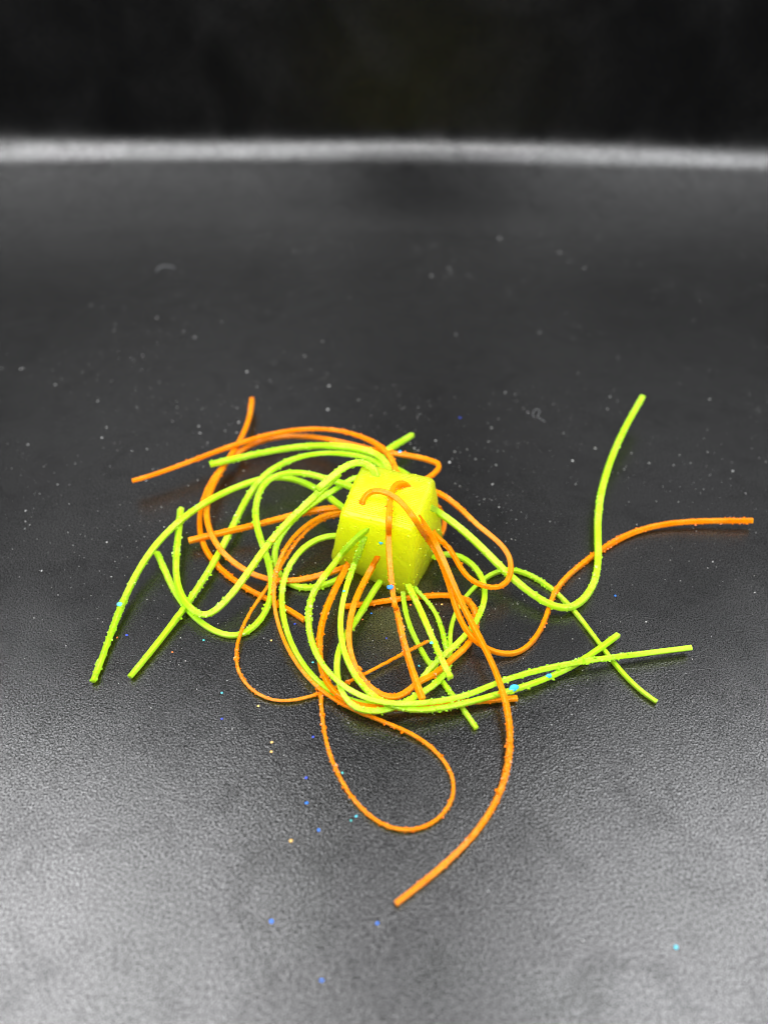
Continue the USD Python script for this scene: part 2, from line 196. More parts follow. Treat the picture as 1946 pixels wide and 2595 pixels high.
('O8', 'o', 1.001, 0.834, [-369,-238,1466,-335,-174,1540,-285,-126,1587,-224,-104,1624,-154,-109,1655,-79,-134,1677,-5,-176,1695,67,-228,1706,134,-288,1714,196,-354,1717,253,-428,1718,306,-510,1720,356,-597,1720,402,-687,1720,446,-779,1718,490,-834,1681,536,-830,1589,584,-786,1458,633,-716,1304,685,-636,1140,740,-529,953,787,-523,861,827,-568,816,865,-630,785,899,-702,761,930,-777,738,960,-846,709,988,-909,671,1015,-970,630,1040,-1033,590,1063,-1100,552,1084,-1173,519,1103,-1250,490,1122,-1329,464,1140,-1410,439,1159,-1491,416,1179,-1571,394,1201,-1651,373,1224,-1729,353,1251,-1805,336,1281,-1881,321,1315,-1953,308,1353,-2021,294,1397,-2081,277,1448,-2132,256,1504,-2177,234,1565,-2215,212,1630,-2246,188,1698,-2267,163,1769,-2282,141,1842,-2291,122,1915,-2292,106,1989,-2285,94,2062,-2270,84,2134,-2244,77,2204,-2207,73,2272,-2160,73,2339,-2101,73,2403,-2031,73,2464,-1951,74,2523,-1864,75,2580,-1770,76,2633,-1673,77,2682,-1573,78,2727,-1472,79,2768,-1374,82,2806,-1280,88,2843,-1190,95,2883,-1102,102,2927,-1014,108,2979,-928,111,3037,-843,113,3101,-759,114,3170,-676,113,3244,-593,111,3322,-509,105,3404,-424,97,3489,-341,89,3573,-261,85,3658,-185,83,3744,-109,82,3829,-36,80,3916,37,79,4003,107,78,4091,176,77,4180,242,76,4269,306,75,4359,366,74,4450,424,74,4541,478,73,4632,528,73,4724,573,73,4815,612,75,4906,646,79,4996,674,84,5086,698,89,5177,719,95,5267,737,99,5359,754,103,5450,768,106,5541,779,110,5632,788,113,5723,795,116,5814,800,119,5904,803,122,5994,805,125,6084,806,128,6174,806,130,6263,805,133,6352,803,135,6440,802,138,6528,800,140,6616,798,142,6704,796,144,6791,795,146,6878,795,148,6964,795,150]),
('O11', 'o', 1.093, 0.951, [541,-510,1454,592,-533,1394,641,-556,1333,688,-579,1268,732,-598,1197,776,-611,1118,817,-627,1041,855,-658,975,891,-702,921,924,-756,876,955,-818,837,985,-885,804,1013,-955,773,1041,-1025,742,1068,-1094,711,1096,-1160,676,1123,-1224,641,1151,-1288,605,1180,-1353,572,1208,-1420,542,1237,-1489,515,1267,-1558,490,1297,-1628,466,1327,-1698,445,1357,-1769,425,1387,-1841,406,1417,-1913,390,1447,-1985,374,1476,-2058,361,1505,-2132,349,1533,-2206,337,1560,-2281,327,1586,-2355,318,1612,-2431,310,1635,-2509,306,1658,-2588,304,1680,-2663,296,1701,-2737,287,1719,-2817,287,1736,-2897,287,1752,-2975,285,1766,-3053,282,1778,-3129,278,1789,-3205,274,1799,-3280,268,1807,-3354,262,1813,-3428,255,1817,-3501,247,1819,-3574,240,1818,-3648,233,1816,-3721,226,1812,-3793,219,1805,-3866,212,1796,-3937,205,1786,-4008,198,1773,-4079,191,1759,-4148,184,1742,-4218,178,1724,-4286,173,1703,-4353,168,1681,-4419,163,1657,-4484,157,1632,-4546,150,1605,-4606,141,1578,-4659,123,1550,-4708,100,1518,-4763,90,1484,-4821,88,1448,-4877,87,1411,-4933,86,1373,-4987,85,1334,-5039,84,1293,-5091,83,1252,-5142,83,1210,-5191,82,1167,-5239,81,1123,-5286,80,1078,-5332,79,1033,-5376,77,988,-5420,75,942,-5463,73,895,-5505,71,848,-5546,69,801,-5586,67,754,-5626,66,706,-5665,65,659,-5703,64,611,-5741,64,563,-5778,63,515,-5815,62,468,-5851,62,420,-5887,61,373,-5922,61,327,-5956,61,280,-5990,60,234,-6023,60,189,-6057,60,144,-6089,60]),
('O9', 'o', 1.28, 1.067, [424,126,1425,396,205,1486,332,205,1537,254,155,1571,188,68,1595,143,-47,1616,117,-168,1625,103,-298,1631,94,-433,1638,88,-570,1649,83,-702,1660,79,-826,1666,76,-866,1596,75,-811,1439,76,-789,1311,76,-841,1254,77,-908,1211,79,-979,1174,82,-1047,1134,87,-1110,1090,92,-1174,1046,97,-1237,1001,104,-1300,957,112,-1364,912,120,-1428,867,130,-1497,823,140,-1572,781,150,-1657,747,160,-1733,717,171,-1771,679,181,-1730,599,192,-1707,541,206,-1754,516,222,-1836,499,239,-1935,485,256,-2032,468,273,-2123,451,290,-2208,435,307,-2290,420,325,-2369,405,343,-2444,391,361,-2519,377,380,-2592,363,399,-2666,351,419,-2742,339,440,-2818,327,462,-2896,316,484,-2975,306,506,-3053,297,529,-3130,290,552,-3202,281,575,-3271,272]),
('O10', 'o', 0.917, 0.829, [850,-61,709,887,-175,720,939,-267,723,999,-329,702,1063,-354,647,1119,-401,607,1165,-463,577,1205,-533,550,1241,-607,525,1277,-682,501,1314,-756,479,1356,-828,459,1406,-895,439,1465,-953,419,1534,-1002,400,1610,-1041,382,1690,-1068,366,1773,-1079,350,1854,-1078,339,1931,-1068,339,2001,-1038,340,2064,-984,342,2115,-917,354,2153,-839,376,2179,-747,397,2191,-652,419,2190,-557,441,2175,-467,462,2147,-385,482,2108,-309,501,2060,-236,518,2005,-165,533,1945,-96,547,1882,-28,560,1817,39,573,1753,107,585,1691,176,598,1632,248,610,1575,321,622,1519,394,634,1463,467,647,1406,537,661,1347,602,678,1285,660,700,1220,713,723,1151,766,744,1078,821,758,1001,883,761,920,947,755,836,997,740,754,1019,717,678,995,686,611,912,647,557,756,602,521,517,549]),
('O12', 'o', 1.003, 0.912, [895,365,960,968,627,674,1026,769,483,1064,756,422,1091,706,390,1110,646,362,1120,588,330,1120,528,300,1111,470,269,1090,415,240,1058,361,214,1014,312,189]),
('G1', 'g', 1.237, 1.06, [5696,4390,550,5606,4238,544,5517,4088,538,5430,3940,531,5346,3795,523,5264,3651,516,5183,3509,507,5105,3369,499,5030,3231,489,4956,3094,480,4885,2960,469,4817,2827,458,4750,2696,446,4686,2566,434,4625,2437,422,4565,2310,409,4509,2185,395,4455,2062,380,4404,1939,365,4354,1817,350,4307,1696,335,4262,1573,321,4219,1451,308,4179,1329,295,4140,1207,282,4105,1085,269,4071,964,257,4040,842,245,4011,720,233,3985,599,222,3961,477,212,3939,357,201,3918,237,190,3898,118,180,3877,1,170,3855,-115,162,3830,-230,155,3803,-344,149,3772,-454,143,3738,-562,138,3698,-667,134,3654,-769,131,3603,-868,129,3545,-965,130,3481,-1057,132,3413,-1141,135,3342,-1215,138,3269,-1275,141,3195,-1322,143,3120,-1353,147,3046,-1367,152,2971,-1366,158,2897,-1352,166,2824,-1326,174,2752,-1290,183,2681,-1246,193,2612,-1197,205,2544,-1142,217,2479,-1086,230,2416,-1028,243,2356,-970,257,2298,-911,271,2242,-853,287,2187,-794,303,2133,-736,321,2080,-679,340,2027,-622,361,1975,-566,383,1923,-510,406,1870,-455,431,1817,-400,456,1763,-345,481,1708,-290,507,1651,-235,533,1593,-180,561,1533,-127,589,1472,-75,618,1410,-25,647,1346,24,678,1280,71,708,1215,120,733,1148,168,759,1079,208,788,1008,234,828,935,230,891,854,142,1026,770,3,1200]),
('G2', 'g', 1.01, 0.889, [876,-418,394,982,-239,258,1082,-155,196,1175,-139,181,1263,-149,172,1346,-177,165,1424,-219,156,1494,-275,147,1558,-344,141,1612,-426,137,1657,-517,134,1692,-614,133,1716,-717,134,1729,-823,136,1731,-931,138,1724,-1038,141,1709,-1147,145,1684,-1257,153,1652,-1369,164,1614,-1478,175,1571,-1583,187,1523,-1685,198,1471,-1780,207,1415,-1873,219,1356,-1966,237,1295,-2054,253,1233,-2137,268,1170,-2217,282,1107,-2286,285,1045,-2350,283,983,-2413,282,923,-2468,271,865,-2516,250,808,-2564,228,754,-2611,204,702,-2660,179,654,-2711,154,609,-2764,129,568,-2821,106]),
('G3', 'g', 0.908, 0.829, [328,-1025,146,332,-1121,124,340,-1216,106,351,-1314,93,366,-1410,82,384,-1508,75,405,-1605,72,429,-1701,70,455,-1795,68,484,-1886,66,515,-1975,63,548,-2062,61,583,-2147,60,619,-2231,58,656,-2313,57,695,-2394,56,734,-2473,55,775,-2551,53,816,-2628,52,857,-2703,51,899,-2778,50,941,-2851,49,983,-2923,47,1025,-2995,46,1066,-3065,45,1107,-3135,43,1147,-3205,43,1186,-3274,43,1224,-3344,43,1260,-3414,45,1295,-3484,48,1329,-3554,51,1361,-3623,54]),
('G4', 'g', 1.117, 0.993, [413,-996,278,447,-1189,380,482,-1288,380,517,-1387,380,550,-1487,381,581,-1588,383,612,-1688,386,641,-1788,389,670,-1887,392,698,-1985,394,726,-2081,396,753,-2177,398,779,-2272,400,806,-2365,402,833,-2458,404,859,-2549,406,886,-2639,409,913,-2727,411,940,-2814,414,968,-2900,417,997,-2984,420]),
('G5', 'g', 0.869, 0.79, [529,-861,85,579,-1028,178,634,-1089,158,688,-1140,130,739,-1202,112,786,-1270,99,829,-1344,89,866,-1424,80,898,-1511,73,923,-1604,66,944,-1700,61,961,-1799,58,975,-1897,55,987,-1994,53,997,-2086,51,1006,-2173,51,1015,-2253,50,1025,-2321,49,1047,-2295,48,1062,-2208,47,1069,-2099,46,1075,-1986,45,1086,-1877,44,1101,-1772,43,1122,-1671,42,1147,-1574,43,1177,-1481,43,1211,-1390,43,1251,-1301,42,1295,-1214,41,1345,-1129,41,1399,-1045,41,1457,-962,41,1521,-880,42,1588,-801,47,1660,-726,52,1735,-654,57,1812,-589,61,1892,-532,65,1973,-487,71,2054,-455,76,2136,-434,77,2216,-427,77,2296,-433,77,2374,-450,75,2450,-475,70,2525,-510,65,2597,-551,60,2665,-599,54,2731,-652,50,2793,-711,47,2851,-772,45,2906,-837,43,2958,-906,43,3007,-977,43,3054,-1051,44,3098,-1126,44,3140,-1203,45,3180,-1281,46,3218,-1360,46,3254,-1439,47,3289,-1519,47,3323,-1599,47,3356,-1680,48,3388,-1760,48,3419,-1840,48,3450,-1920,48,3480,-1999,49,3510,-2078,50,3539,-2156,51,3569,-2234,53,3598,-2310,54,3629,-2384,55,3660,-2457,56,3692,-2528,57,3724,-2597,57,3758,-2664,58,3793,-2729,58,3830,-2792,59,3868,-2853,59,3908,-2911,59,3949,-2967,59,3993,-3020,58,4039,-3070,58,4087,-3118,57,4138,-3162,56]),
('G7', 'g', 1.026, 0.948, [-130,-543,1332,-194,-578,1307,-256,-601,1267,-317,-618,1217,-377,-622,1152,-438,-606,1064,-497,-582,965,-557,-558,861,-618,-505,726,-679,-449,585,-737,-428,476,-789,-481,438,-834,-598,466,-875,-744,524,-913,-900,596,-949,-1048,660,-987,-1169,699,-1028,-1249,695,-1071,-1298,658,-1112,-1339,611,-1145,-1396,579,-1171,-1468,558,-1189,-1545,541,-1201,-1627,526,-1208,-1712,511,-1210,-1799,495,-1207,-1886,479,-1199,-1974,464,-1187,-2062,450,-1170,-2150,437,-1149,-2235,426,-1124,-2318,415,-1095,-2398,406,-1063,-2476,397,-1027,-2552,391,-987,-2627,386,-945,-2698,382,-899,-2766,378,-852,-2830,374,-802,-2890,368,-750,-2946,363,-695,-3002,361,-638,-3055,361,-580,-3104,361,-520,-3150,362,-459,-3193,362,-396,-3232,364,-332,-3267,365,-267,-3298,366,-202,-3326,368,-135,-3351,372,-68,-3374,378,0,-3393,385,69,-3408,391,137,-3418,394,207,-3418,387,276,-3414,378,346,-3408,369,417,-3399,359,487,-3388,349,557,-3376,340,627,-3362,331,697,-3347,321,767,-3330,312,836,-3312,302,906,-3292,293,975,-3271,284,1044,-3248,276,1113,-3223,268,1182,-3197,261,1250,-3167,253,1319,-3136,246,1388,-3101,238,1457,-3064,229,1526,-3026,221,1596,-2989,214,1666,-2954,210,1736,-2921,206,1807,-2890,204,1878,-2861,203,1949,-2833,202,2021,-2807,202,2093,-2782,202,2165,-2758,203,2237,-2735,204,2310,-2714,205,2383,-2693,206,2456,-2673,207,2530,-2654,207,2604,-2636,209,2678,-2618,210,2752,-2601,211,2827,-2585,212,2902,-2570,212,2977,-2554,212,3052,-2539,212,3128,-2524,211,3204,-2509,211,3280,-2495,209,3357,-2480,207,3434,-2465,203,3511,-2450,200,3589,-2435,196,3666,-2421,192,3744,-2406,189,3822,-2392,185,3901,-2378,181,3979,-2364,176,4058,-2349,171,4136,-2335,167,4215,-2321,163,4293,-2308,160,4372,-2295,157,4450,-2282,154,4528,-2268,151,4607,-2255,148,4685,-2242,146,4763,-2228,144,4841,-2215,142,4919,-2201,140]),
('G8', 'g', 1.026, 0.948, [-263,-516,1182,-287,-579,1144,-313,-624,1089,-342,-649,1013,-372,-651,914,-403,-645,806,-435,-625,681,-470,-578,526,-503,-559,399,-532,-625,356,-556,-750,376,-578,-893,416,-597,-1038,459,-616,-1171,493,-634,-1281,501,-651,-1372,490,-667,-1456,471,-680,-1536,449,-690,-1619,429,-697,-1706,416,-701,-1794,404,-701,-1882,393,-698,-1972,384,-691,-2062,376,-680,-2152,370,-665,-2242,365,-647,-2330,359,-626,-2416,353,-601,-2501,348,-573,-2583,343,-542,-2664,339,-508,-2741,333,-472,-2811,323,-433,-2881,317,-391,-2950,314,-347,-3016,313,-300,-3078,311,-251,-3136,310,-199,-3189,308,-145,-3238,308,-89,-3283,307,-31,-3323,308,30,-3358,309,92,-3388,311,156,-3413,311,222,-3429,306,289,-3439,298,357,-3444,289,426,-3445,279,496,-3438,262,566,-3431,252,636,-3423,245,706,-3414,239,777,-3402,234,848,-3387,228,919,-3371,223,990,-3352,218,1061,-3332,213,1133,-3311,209,1204,-3288,205,1276,-3265,200,1348,-3240,195,1420,-3215,191,1492,-3190,188,1564,-3166,185,1636,-3141,181,1707,-3115,177,1779,-3089,173,1851,-3063,169,1923,-3036,165,1994,-3009,161,2066,-2981,158,2138,-2953,155,2209,-2925,153,2280,-2895,151,2352,-2865,149,2423,-2833,147,2495,-2800,145,2566,-2765,142,2638,-2728,139,2710,-2690,136,2783,-2649,133,2855,-2607,130,2928,-2564,127,3001,-2519,126,3073,-2472,125,3146,-2424,125,3220,-2373,124,3293,-2322,124,3366,-2269,125,3440,-2215,126,3513,-2161,128,3588,-2104,128,3662,-2046,128,3737,-1988,128,3813,-1929,128]),
('G9', 'g', 1.105, 0.908, [-19,-731,184,-70,-824,191,-118,-917,196,-163,-1010,198,-206,-1101,196,-247,-1190,192,-287,-1279,188,-326,-1372,189,-364,-1466,192,-402,-1560,198,-441,-1653,205,-481,-1745,214,-521,-1841,232,-560,-1936,250,-598,-2027,262,-632,-2116,273,-662,-2207,281,-687,-2298,287,-706,-2389,289,-719,-2483,289,-725,-2578,290,-725,-2674,291,-719,-2770,293,-707,-2863,294,-690,-2948,289,-668,-3027,280,-640,-3108,279,-606,-3183,280,-567,-3250,279,-523,-3308,276,-473,-3357,273,-419,-3396,269,-359,-3426,266,-294,-3446,263,-226,-3457,260,-156,-3458,256,-84,-3451,250,-12,-3437,245,60,-3418,243,130,-3396,244,197,-3371,250,261,-3341,256,323,-3302,253,383,-3255,243,445,-3195,215,506,-3146,203,569,-3100,196,631,-3051,187,692,-2998,177,752,-2942,166,810,-2881,157,864,-2816,148,915,-2742,138,961,-2658,126,1002,-2566,116,1037,-2466,108]),
('G10', 'g', 0.987, 0.869, [-479,240,140,-571,232,206,-662,216,263,-750,195,309,-837,174,342,-923,157,359,-1007,142,360,-1088,116,360,-1165,80,360,-1239,36,357,-1309,-12,347,-1375,-66,335,-1436,-129,325,-1492,-198,314,-1543,-274,303,-1588,-355,291,-1628,-440,281,-1662,-530,270,-1689,-621,258,-1711,-714,246,-1727,-809,234,-1737,-904,221,-1742,-995,203,-1746,-1068,165,-1741,-1165,152,-1730,-1267,146,-1714,-1369,142,-1695,-1470,136,-1672,-1569,130,-1646,-1666,125,-1617,-1763,120,-1586,-1858,117,-1551,-1952,114,-1515,-2043,111,-1476,-2132,110,-1434,-2219,109,-1391,-2304,109,-1345,-2386,109,-1298,-2464,109,-1249,-2540,109,-1198,-2612,109,-1145,-2681,109,-1091,-2746,109,-1035,-2807,109,-978,-2865,110,-919,-2921,112,-858,-2973,115,-796,-3022,119,-732,-3066,123,-668,-3106,126,-602,-3142,130,-535,-3174,135,-466,-3204,140,-397,-3230,146,-328,-3251,152,-257,-3268,157,-186,-3282,161,-114,-3292,167,-42,-3301,176,31,-3310,190,104,-3315,205,177,-3311,210,251,-3297,207]),
('G11', 'g', 1.193, 1.016, [-3486,2185,400,-3398,2214,404,-3309,2242,408,-3220,2271,412,-3130,2299,417,-3040,2327,422,-2950,2355,428,-2859,2381,435,-2767,2406,442,-2676,2431,449,-2583,2455,456,-2491,2478,462,-2398,2501,468,-2305,2523,474,-2211,2544,480,-2117,2562,486,-2022,2578,493,-1927,2591,500,-1831,2602,508,-1735,2610,515,-1638,2615,522,-1541,2616,531,-1443,2610,542,-1344,2597,556,-1244,2564,583,-1141,2498,632,-1040,2451,664,-942,2426,676,-844,2402,684,-746,2376,691,-648,2345,698,-550,2307,706,-453,2262,716,-357,2210,727,-266,2149,738,-181,2079,749,-104,1996,760,-37,1902,769,18,1802,773,60,1688,774,86,1567,767,101,1451,746,105,1324,726,103,1193,707,97,1064,686,91,942,664,88,830,640,90,733,614,101,654,586]),
('G12', 'g', 1.105, 0.948, [-4511,-2801,70,-4505,-2721,71,-4501,-2640,73,-4496,-2557,76,-4492,-2474,79,-4487,-2390,82,-4483,-2305,86,-4480,-2219,90,-4476,-2133,94,-4471,-2046,100,-4467,-1959,106,-4461,-1871,112,-4456,-1783,120,-4449,-1695,127,-4442,-1607,135,-4435,-1518,144,-4426,-1429,152,-4417,-1339,161,-4406,-1251,171,-4394,-1162,182,-4380,-1075,194,-4365,-988,206,-4348,-901,218,-4330,-814,231,-4311,-728,243,-4289,-642,256,-4265,-557,269,-4240,-473,283,-4212,-390,297,-4182,-307,310,-4150,-225,323,-4116,-143,336,-4079,-62,348,-4039,17,360,-3997,95,373,-3953,172,385,-3906,248,397,-3858,325,407,-3808,402,415,-3756,480,421,-3702,557,426,-3647,633,430,-3589,708,434,-3529,782,437,-3468,855,439,-3405,928,440,-3340,1002,438,-3275,1076,433,-3208,1150,428,-3139,1221,422,-3068,1289,418,-2994,1353,414,-2919,1415,410,-2843,1474,406,-2765,1531,402,-2686,1587,397,-2606,1641,390,-2524,1690,384,-2440,1730,381,-2354,1759,381,-2267,1781,381,-2178,1794,381,-2089,1797,382,-1999,1789,384,-1908,1770,387,-1816,1742,391,-1725,1703,395,-1634,1653,402,-1544,1592,411,-1454,1522,421,-1366,1444,432,-1280,1356,446,-1195,1262,460,-1111,1166,474,-1029,1066,489,-948,964,505,-869,867,516,-792,782,519,-717,717,506,-643,672,478,-570,649,434,-497,646,376,-424,660,308,-350,692,230,-274,742,143]),
('G13', 'g', 1.105, 0.908, [-3956,-2720,76,-3925,-2651,77,-3893,-2582,78,-3862,-2512,79,-3830,-2441,80,-3798,-2371,82,-3766,-2299,83,-3734,-2227,85,-3702,-2155,88,-3670,-2082,90,-3638,-2008,93,-3606,-1934,96,-3574,-1858,99,-3542,-1782,102,-3510,-1706,105,-3478,-1628,109,-3446,-1550,113,-3415,-1471,117,-3383,-1391,121,-3353,-1309,125,-3323,-1225,126,-3293,-1138,127,-3264,-1051,128,-3235,-962,130,-3206,-872,131,-3177,-781,133,-3149,-689,136,-3121,-596,138,-3093,-501,141,-3066,-406,145,-3039,-308,148,-3012,-209,151,-2986,-108,155,-2960,-7,160,-2934,96,165,-2909,200,171,-2884,306,177,-2860,414,183,-2836,524,189,-2812,635,196,-2789,747,203,-2764,859,211,-2738,970,220,-2710,1080,230,-2680,1186,243,-2646,1285,261,-2608,1376,284,-2566,1458,313,-2516,1518,358,-2458,1550,423,-2400,1596,473,-2347,1682,485,-2291,1771,491,-2230,1857,496,-2163,1936,501,-2089,2007,506,-2011,2072,512,-1928,2130,517,-1842,2182,522,-1753,2228,527,-1661,2267,531,-1568,2299,536,-1474,2324,540,-1381,2343,544,-1287,2355,548,-1193,2360,552,-1099,2356,558,-1004,2342,568,-908,2316,583,-812,2283,598,-716,2248,612,-620,2216,620,-525,2182,625,-430,2143,629,-339,2096,632,-253,2036,638,-172,1962,646,-100,1876,653,-37,1786,652,16,1700,636,59,1606,617,92,1495,604,115,1374,591,128,1247,579,131,1115,568,125,980,558,110,843,549,86,705,541]),
('G14', 'g', 1.075, 0.91, [-142,781,525,-207,841,570,-274,893,612,-343,938,649,-415,980,681,-488,1020,706,-564,1060,725,-642,1102,737,-722,1148,740,-804,1196,738,-888,1243,734,-974,1289,728,-1062,1334,723,-1151,1378,719,-1241,1421,715,-1333,1462,711,-1426,1498,707,-1521,1528,703,-1617,1549,699,-1714,1560,694,-1810,1560,689,-1902,1549,683,-1990,1526,675,-2072,1492,664,-2146,1446,651,-2209,1387,637,-2263,1317,618,-2306,1238,597,-2338,1147,577,-2361,1047,556,-2374,942,536,-2379,831,517,-2375,718,498,-2365,604,480,-2347,493,461,-2324,385,443,-2296,280,425,-2264,179,407,-2229,79,389,-2192,-18,371,-2155,-114,352,-2118,-209,334,-2081,-305,317,-2047,-402,301,-2016,-502,286,-1988,-603,273,-1964,-704,260,-1946,-803,245,-1933,-901,230,-1925,-997,215,-1925,-1090,197,-1931,-1177,176,-1948,-1248,138,-1969,-1334,121,-1995,-1422,110,-2028,-1507,101,-2067,-1587,93,-2112,-1659,85,-2162,-1721,75,-2218,-1773,66,-2277,-1815,57,-2340,-1846,51,-2405,-1868,50,-2474,-1877,50,-2546,-1873,50,-2620,-1858,50,-2696,-1832,50,-2773,-1796,49,-2852,-1751,49,-2931,-1697,49,-3010,-1636,49,-3089,-1569,49,-3167,-1496,49,-3243,-1419,50,-3316,-1339,52,-3386,-1257,56,-3452,-1174,60,-3514,-1089,64,-3573,-1003,68,-3628,-916,73,-3682,-827,78,-3734,-736,83,-3785,-643,88,-3837,-548,93,-3889,-450,98,-3943,-350,103,-3999,-246,109,-4058,-139,114,-4121,-29,120]),
('G15', 'g', 1.184, 1.015, [-126,472,1417,-137,531,1487,-174,599,1530,-230,663,1555,-299,724,1560,-376,763,1560,-454,778,1557,-531,779,1543,-608,762,1524,-684,725,1505,-760,676,1482,-836,616,1457,-913,548,1430,-990,475,1402,-1062,411,1370,-1116,370,1338,-1143,363,1310,-1131,402,1288,-1084,486,1270,-1015,598,1255,-940,717,1241,-874,824,1225,-832,899,1206,-830,923,1181,-866,902,1149,-928,847,1114,-1005,771,1080,-1084,688,1049,-1157,608,1022,-1225,537,997,-1287,472,974,-1345,411,951,-1401,354,928,-1455,300,904,-1509,246,879,-1564,191,853,-1619,135,826,-1674,78,799,-1728,19,772,-1782,-42,745,-1836,-104,718,-1888,-167,692,-1938,-232,665,-1987,-298,640,-2034,-366,616,-2078,-437,594,-2120,-508,573,-2161,-580,553,-2200,-653,533,-2239,-725,514,-2278,-797,495,-2316,-870,477,-2354,-941,459,-2394,-1012,440,-2434,-1081,421,-2476,-1148,400,-2520,-1212,378,-2566,-1275,355,-2614,-1338,334,-2664,-1400,313,-2718,-1458,291,-2774,-1510,272,-2833,-1554,259,-2895,-1586,251,-2962,-1596,244,-3035,-1580,240,-3114,-1535,235,-3194,-1468,232,-3269,-1389,229,-3338,-1303,225,-3399,-1210,222,-3454,-1113,220,-3501,-1012,220,-3544,-907,220,-3581,-797,220,-3614,-684,220,-3642,-570,222,-3666,-456,226,-3686,-342,232,-3704,-228,238,-3720,-114,244,-3735,-1,250,-3748,111,257,-3761,224,265,-3773,337,273,-3785,452,281,-3798,569,290,-3812,688,300,-3826,811,310,-3843,937,320]),
('G16', 'g', 0.993, 0.91, [-142,780,434,-180,1020,475,-224,1209,510,-274,1349,540,-328,1444,564,-386,1499,583,-448,1519,597,-513,1510,607,-580,1477,612,-648,1430,612,-719,1380,601,-790,1325,587,-862,1263,577,-934,1198,571,-1005,1133,565,-1077,1069,558,-1148,1007,550,-1219,946,540,-1289,882,530,-1358,815,521,-1426,746,510,-1493,674,499,-1558,600,486,-1621,523,471,-1680,445,454,-1736,368,433,-1788,293,408,-1834,218,380,-1873,139,354,-1905,56,330,-1928,-29,306,-1943,-112,280,-1949,-192,250,-1945,-269,216,-1931,-345,180,-1906,-414,140,-1870,-487,108,-1822,-559,83,-1763,-630,70,-1696,-693,63,-1622,-747,61,-1542,-789,61,-1459,-817,61,-1374,-832,62,-1288,-832,62,-1203,-820,63,-1118,-798,63,-1035,-767,65,-955,-731,68,-877,-692,74,-805,-651,83,-734,-651,138,-666,-715,261]),
('G17', 'g', 1.193, 1.06, [598,3429,220,517,3312,240,424,3191,262,325,3063,288,224,2925,317,128,2775,351,42,2619,384,-20,2484,396,-32,2343,420,16,2247,420,100,2144,435,197,2045,450,293,1951,461,383,1858,468,463,1757,474,529,1645,480,575,1519,485,598,1376,490,594,1211,493,560,1024,496,490,811,498,384,572,498])]
LABELS = {'G1': 'green strand dipping from the cube and rising to the upper right tip',
 'G10': 'dusty yellow green strand down the left side of the ring',
 'G11': 'green strand behind the cube ending in a cut tip at upper left',
 'G12': 'long green strand arching to the lowest left tip',
 'G13': 'dusty green strand crossing down to the second lower left tip',
 'G14': 'green strand making the big left loop',
 'G15': 'green strand leaving the cube top and bending up at left like a hook',
 'G16': 'green strand in a small loop beside the left face of the cube',
 'G17': 'short green tip poking out behind the cube',
 'G2': 'green strand curving right of the cube and back under the ring',
 'G3': 'thin green strand running from under the cube to a tip below the ring',
 'G4': 'short straight green strand with a cut square end in front of the cube',
 'G5': 'thin green strand with a tight hairpin, ending at the lower right',
 'G7': 'green strand sweeping from the cube front to the rightmost green tip',
 'G8': 'green strand sweeping from the cube front beside it to a shorter right tip',
 'G9': 'wide green strand along the bottom of the ring',
 'O1': 'orange strand whose far tip points up at back left',
 'O10': 'orange strand looping at the right of the cube',
 'O11': 'orange strand running from the cube edge to the lowest tip in front',
 'O12': 'short bit of orange strand behind the right side of the cube',
 'O14': 'orange strand curling round the left side to a free tip under the ring',
 'O15': 'orange strand arching from behind the cube to the far left tip',
 'O2': 'straight orange strand ending in a blunt tip left of the cube',
 'O3': 'orange strand forming the big teardrop loop in front',
 'O4': 'thin orange strand making the left loop and ending inside the ring',
 'O5': 'orange strand running from the cube front round the bottom of the ring',
 'O6': 'orange strand circling inside the ring and ending under the cube',
 'O8': 'orange strand hooked over the cube top and running to the far right tip',
 'O9': 'orange strand hooked over the cube top and hanging straight down'}

def smooth_noise(t, freq, seed):
    return meshkit.fbm(np.stack([t * freq, np.full_like(t, seed * 3.7), np.full_like(t, 1.3)], -1), 3, seed) - .5

